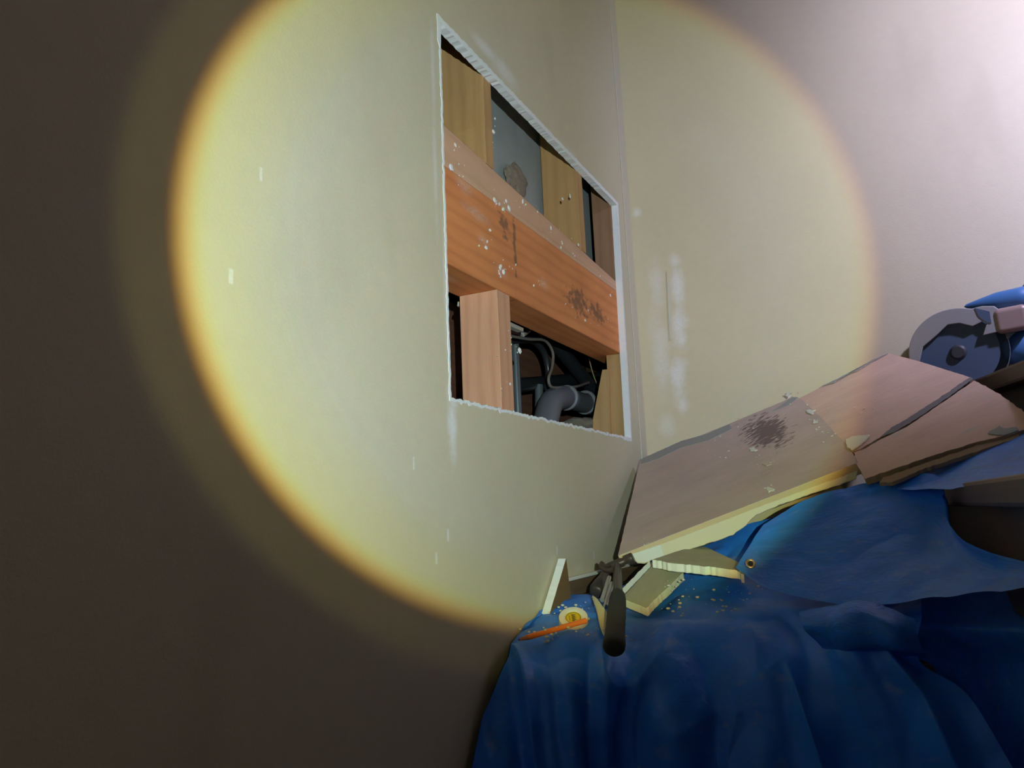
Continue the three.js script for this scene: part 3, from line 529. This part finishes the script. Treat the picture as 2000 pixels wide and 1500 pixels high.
// ------------------------------------------------------------------ tools
{ // tape roll, tipped toward the viewer
  const c = at(1120, 1213, 1.085), nrm = EYE.clone().sub(c).normalize().multiplyScalar(0.62).add(V(0, 0.8, 0)).normalize(), q = new THREE.Quaternion().setFromUnitVectors(V(0, 1, 0), nrm);
  const t = thing('tape_roll', 'small roll of white tape with a yellow printed core on the tarpaulin', 'tape', c.clone());
  const put = (g) => { g.applyQuaternion(q); g.translate(c.x, c.y, c.z); return g; }, pr = (a) => new THREE.LatheGeometry(a.map(([r, y]) => new THREE.Vector2(r, y)), 48);
  obj('tape', put(pr([[0.0115, 0.0065], [0.0125, 0.008], [0.0195, 0.008], [0.0203, 0.007], [0.0203, -0.007], [0.0195, -0.008], [0.0115, -0.008]])), plain(0.66, 0.62, 0.53, 0.6), t);
  obj('flange', put(pr([[0.0185, -0.0078], [0.0212, -0.0078], [0.0216, -0.009], [0.0212, -0.0105], [0.0185, -0.0105]])), plain(0.66, 0.46, 0.08, 0.5), t);
  const cv = document.createElement('canvas'); cv.width = cv.height = 128; const k = cv.getContext('2d');
  k.fillStyle = '#cfae1c'; k.fillRect(0, 0, 128, 128); k.strokeStyle = k.fillStyle = '#1d1a10'; k.lineWidth = 5;
  for (let i = 0; i < 5; i++) { k.beginPath(); k.moveTo(26 + i * 17, 78); k.lineTo(36 + i * 17, 48); k.lineTo(41 + i * 17, 72); k.stroke(); }
  k.lineWidth = 3; k.beginPath(); k.arc(64, 64, 54, 0, 6.3); k.stroke(); k.beginPath(); k.moveTo(36, 92); k.lineTo(94, 92); k.stroke();
  const ct = new THREE.CanvasTexture(cv); ct.colorSpace = THREE.SRGBColorSpace;
  const d = new THREE.CylinderGeometry(0.0117, 0.0117, 0.012, 36); d.translate(0, 0.0002, 0); d.rotateY(0.5);
  obj('core_label', put(d), std({ map: ct, roughness: 0.5 }), t);
  settle(t);
}
{ // flat carpenter's pencil
  const a = at(1012, 1250, 1.015), b = at(1145, 1212, 1.05), d = b.clone().sub(a), L = d.length(), q = new THREE.Quaternion().setFromUnitVectors(V(0, 1, 0), d.clone().normalize());
  const t = thing('pencil', 'orange carpenter pencil lying across the tarpaulin in front of the tape', 'pencil', a.clone());
  const put = (g) => { g.scale(1, 1, 0.75); g.applyQuaternion(q); g.translate(a.x, a.y, a.z); return g; };
  const body = new THREE.CylinderGeometry(0.0041, 0.0041, L * 0.86, 8); body.translate(0, L * 0.57, 0); obj('body', put(body), plain(0.72, 0.20, 0.035, 0.45), t);
  const cone = new THREE.CylinderGeometry(0.0041, 0.0016, L * 0.12, 8); cone.translate(0, L * 0.08, 0); obj('sharpened_wood', put(cone), plain(0.42, 0.16, 0.07, 0.6), t);
  const lead = new THREE.CylinderGeometry(0.0016, 0.0006, L * 0.02, 8); lead.translate(0, L * 0.01, 0); obj('lead', put(lead), plain(0.03, 0.03, 0.035, 0.4), t);
  settle(t);
}
{ // hammer seen from the butt of its grip
  const butt = at(1199, 1268, 0.955), top = at(1207, 1158, 1.09), head = at(1206, 1104, 1.2);
  const t = thing('hammer', 'hammer with a thick black rubber grip, its butt pointing at the viewer', 'hammer', butt.clone());
  const rubber = std({ color: lin(0.022, 0.024, 0.02), roughness: 0.65, bumpMap: stipple, bumpScale: 0.001 });
  obj('grip', lathe(butt, top, [[0, 0], [0, 0.008], [0.012, 0.0115], [0.04, 0.0138], [0.09, 0.0142], [0.16, 0.0136], [0.24, 0.0125], [0.3, 0.0128], [0.36, 0.0124], [0.42, 0.0128], [0.48, 0.0124], [0.54, 0.0128], [0.60, 0.0124], [0.7, 0.0124], [0.85, 0.0118], [0.94, 0.0105], [1, 0.0075], [1, 0]], 32), rubber, t);
  const iron = plain(0.085, 0.06, 0.05, 0.4, { metalness: 0.5 });
  obj('shaft', [lathe(top, head, [[0, 0], [0, 0.0072], [1, 0.0062], [1, 0]], 4)], plain(0.10, 0.085, 0.075, 0.4, { metalness: 0.4 }), t);
  const e1 = head.clone().sub(butt).normalize(), side = V(0.8, 0.25, 0.1).addScaledVector(e1, -V(0.8, 0.25, 0.1).dot(e1)).normalize(), up = e1.clone().cross(side).normalize();
  const hp = (s, u, w) => head.clone().addScaledVector(side, 0.8 * s).addScaledVector(up, 0.8 * u).addScaledVector(e1, w);
  const parts = [lathe(hp(-0.012, 0, 0.006), hp(0.033, 0.002, 0.006), [[0, 0], [0, 0.0072], [0.4, 0.0072], [0.55, 0.0055], [0.7, 0.0055], [0.75, 0.008], [0.95, 0.008], [1, 0.0072], [1, 0]], 24)];
  parts.push(tube([hp(-0.008, 0.003, 0.004), hp(-0.018, 0.006, 0.006), hp(-0.028, 0.004, 0.012), hp(-0.036, -0.003, 0.02)], 0.0045, 20, 10), tube([hp(-0.008, -0.003, 0.009), hp(-0.018, -0.001, 0.013), hp(-0.028, 0.0, 0.018), hp(-0.034, -0.006, 0.026)], 0.0042, 20, 10));
  obj('head', parts, iron, t); settle(t);
}
{ // second tool behind it
  const a = at(1164, 1158, 1.19), b = at(1190, 1106, 1.27);
  const t = thing('hand_tool', 'black handled tool with a shiny metal rod lying just left of the hammer', 'tool', a.clone());
  obj('handle', lathe(a, b, [[0, 0], [0, 0.007], [0.03, 0.011], [0.12, 0.0125], [0.3, 0.011], [0.55, 0.0078], [0.8, 0.0065], [1, 0.005], [1, 0]], 20), plain(0.03, 0.024, 0.02, 0.45), t);
  obj('metal_rod', [rod(at(1176, 1172, 1.14), at(1190, 1128, 1.2), 0.0035), rod(at(1183, 1185, 1.12), at(1196, 1140, 1.18), 0.004)], plain(0.5, 0.5, 0.47, 0.3, { metalness: 0.7 }), t);
  settle(t);
}
{ // angle grinder on the upper tread
  const GD = 1.45, c = at(1872, 688, GD), S = 1.27 / F, n = EYE.clone().sub(c).normalize().addScaledVector(RIGHT, -0.12).normalize(), ex = UPV.clone().cross(n).normalize(), ey = n.clone().cross(ex).normalize();
  const M = new THREE.Matrix4().makeBasis(ex, ey, n).scale(V(GD / 1.27, GD / 1.27, 1)).setPosition(c), t = thing('angle_grinder', 'angle grinder with a grey disc guard and blue body resting on the stair', 'power tool', on(1880, 735, 'y', 1.502));
  const P = (x, y) => new THREE.Vector2((x - 1872) * S, (688 - y) * S), W = (x, y, z = 0) => V((x - 1872) * S, (688 - y) * S, z).applyMatrix4(M);
  const put = (g) => g.applyMatrix4(M);
  const guardM = plain(0.42, 0.41, 0.39, 0.5, { metalness: 0.2 }), blue = plain(0.06, 0.18, 0.40, 0.5), dk = plain(0.085, 0.125, 0.19, 0.6);
  const disc = new THREE.CylinderGeometry(0.0585, 0.0585, 0.003, 64); disc.rotateX(Math.PI / 2); disc.translate(0, 0, 0.002); obj('cutting_disc', put(disc), dk, t);
  const nut = new THREE.CylinderGeometry(0.009, 0.0125, 0.005, 20); nut.rotateX(Math.PI / 2); nut.translate(0, 0, 0.007); obj('flange_nut', put(nut), plain(0.10, 0.10, 0.11, 0.4, { metalness: 0.5 }), t);
  // guard: crescent face in front of the disc plus the rim wall behind it
  const sh = new THREE.Shape(), A = (deg, r) => new THREE.Vector2(Math.cos(deg * Math.PI / 180) * r, Math.sin(deg * Math.PI / 180) * r), R0 = 0.0715;
  const outer = []; for (let a = 195; a >= 74; a -= 4) outer.push(A(a, R0));
  const inner = [[1912, 601], [1932, 602], [1944, 612], [1951, 648], [1914, 657], [1920, 634], [1914, 630], [1897, 639], [1875, 632], [1855, 634], [1838, 652], [1812, 676], [1806, 704]].map(([x, y]) => P(x, y));
  sh.setFromPoints([...outer, ...inner]);
  const gf = new THREE.ExtrudeGeometry(sh, { depth: 0.003, bevelEnabled: true, bevelThickness: 0.0012, bevelSize: 0.0012, bevelSegments: 2, bevelOffset: -0.0012 }); gf.translate(0, 0, 0.009);
  const rim = new THREE.CylinderGeometry(R0, R0, 0.032, 64, 1, true, 0, 2.75); rim.rotateX(Math.PI / 2); rim.rotateZ(-0.62 + 0.0); rim.translate(0, 0, -0.004);
  obj('guard', [put(gf), put(rim)], guardM, t);
  const nk = new THREE.Shape([[1901, 604], [1925, 612], [1928, 634], [1920, 632], [1907, 620]].map(([x, y]) => P(x, y))), ng = new THREE.ExtrudeGeometry(nk, { depth: 0.002, bevelEnabled: false }); ng.translate(0, 0, 0.0125); obj('guard_slot', put(ng), dk, t);
  const back = new THREE.CylinderGeometry(0.069, 0.069, 0.002, 64, 1, false); back.rotateX(Math.PI / 2); back.translate(0, 0, -0.018); obj('guard_back', put(back), dk, t);
  const gh = new RoundedBoxGeometry(0.046, 0.040, 0.05, 4, 0.008); gh.rotateZ(0.17); gh.translate((1960 - 1872) * S, (688 - 628) * S, -0.008); obj('gear_housing', put(gh), plain(0.42, 0.29, 0.25, 0.45, { metalness: 0.2 }), t);
  // motor body rising to the right out of the picture
  obj('motor_body', [lathe(W(1974, 640, -0.045), W(2170, 600, -0.11), [[0, 0], [0, 0.030], [0.06, 0.046], [0.3, 0.048], [0.6, 0.04], [0.9, 0.034], [1, 0.02], [1, 0]], 36), lathe(W(1940, 690, -0.03), W(2120, 660, -0.05), [[0, 0], [0.02, 0.02], [0.2, 0.036], [0.8, 0.036], [1, 0.02], [1, 0]], 30)], blue, t);
  obj('side_handle', [lathe(W(1878, 598, -0.035), W(1990, 583, -0.035), [[0, 0], [0.04, 0.004], [0.25, 0.010], [0.5, 0.0165], [0.8, 0.0185], [1, 0.02], [1, 0]], 28), lathe(W(1982, 590, -0.04), W(2040, 520, -0.04), [[0, 0], [0.05, 0.02], [0.5, 0.024], [1, 0.02], [1, 0]], 28)], blue, t);
  settle(t);
}

// ------------------------------------------------------------------ the lamps themselves (outside the frame)
{
  const t = thing('head_torch', 'small black torch on a thin stand behind the viewer', 'torch', V(TORCH.x + 0.03, 0, TORCH.z + 0.06)), b = (k) => TORCH.clone().addScaledVector(TDIR, -k);
  obj('lens', lathe(b(0.006), b(0.004), [[0, 0], [0, 0.014], [1, 0.014], [1, 0]], 24), std({ color: lin(0.8, 0.8, 0.8), emissive: lin(1, 0.95, 0.85), emissiveIntensity: 2, roughness: 0.3 }), t);
  obj('housing', lathe(b(0.06), b(0.006), [[0, 0], [0, 0.014], [0.5, 0.016], [1, 0.019], [1, 0]], 28), black, t);
  obj('stand', [rod(V(TORCH.x + 0.03, 0.012, TORCH.z + 0.06), V(TORCH.x + 0.03, TORCH.y - 0.02, TORCH.z + 0.06), 0.005), rod(V(TORCH.x + 0.03, 0.0, TORCH.z + 0.06), V(TORCH.x + 0.03, 0.012, TORCH.z + 0.06), 0.12, 0.1)], black, t);
  settle(t);
}
{
  const t = thing('clamp_lamp', 'white bowl clamp lamp on a wall arm pointing at the right wall', 'lamp', V(1.4, 2.3, 0.001)), b = (k) => LAMP.clone().addScaledVector(LDIR, k);
  obj('shade', lathe(b(-0.09), b(0.012), [[0, 0], [0, 0.02], [0.2, 0.03], [0.5, 0.06], [0.8, 0.082], [1, 0.09], [1, 0.088], [0.8, 0.08], [0.5, 0.058], [0.2, 0.028], [0.15, 0]], 40), plain(0.75, 0.75, 0.75, 0.5), t);
  obj('bulb', lathe(b(-0.07), b(-0.008), [[0, 0], [0.1, 0.012], [0.5, 0.026], [0.8, 0.022], [1, 0]], 24), std({ color: lin(0.9, 0.9, 0.9), emissive: lin(0.95, 0.92, 1), emissiveIntensity: 3 }), t);
  obj('arm', [tube([b(-0.088), V(1.26, 2.36, 0.72), V(1.4, 2.4, 0.4), V(1.4, 2.3, 0.006)], 0.007, 30, 10), rod(V(1.4, 2.3, 0.001), V(1.4, 2.3, 0.012), 0.04)], black, t);
  settle(t);
}
const GROUPS = { wall_stud: 'studs inside the wall opening', plasterboard_piece: 'broken boards lying on the stairs', blue_tarpaulin: 'blue tarpaulins over the stairs', plaster_flake: 'plaster flakes on the broken boards', steel_pipe: 'thin upright grey pipes in the hole', black_pipe: 'black pipes in the hole' };
for (const o of scene.children) { const g = GROUPS[o.name.replace(/_\d{3}$/, '')]; if (g) o.userData.group = g; }
renderer.render(scene, camera);
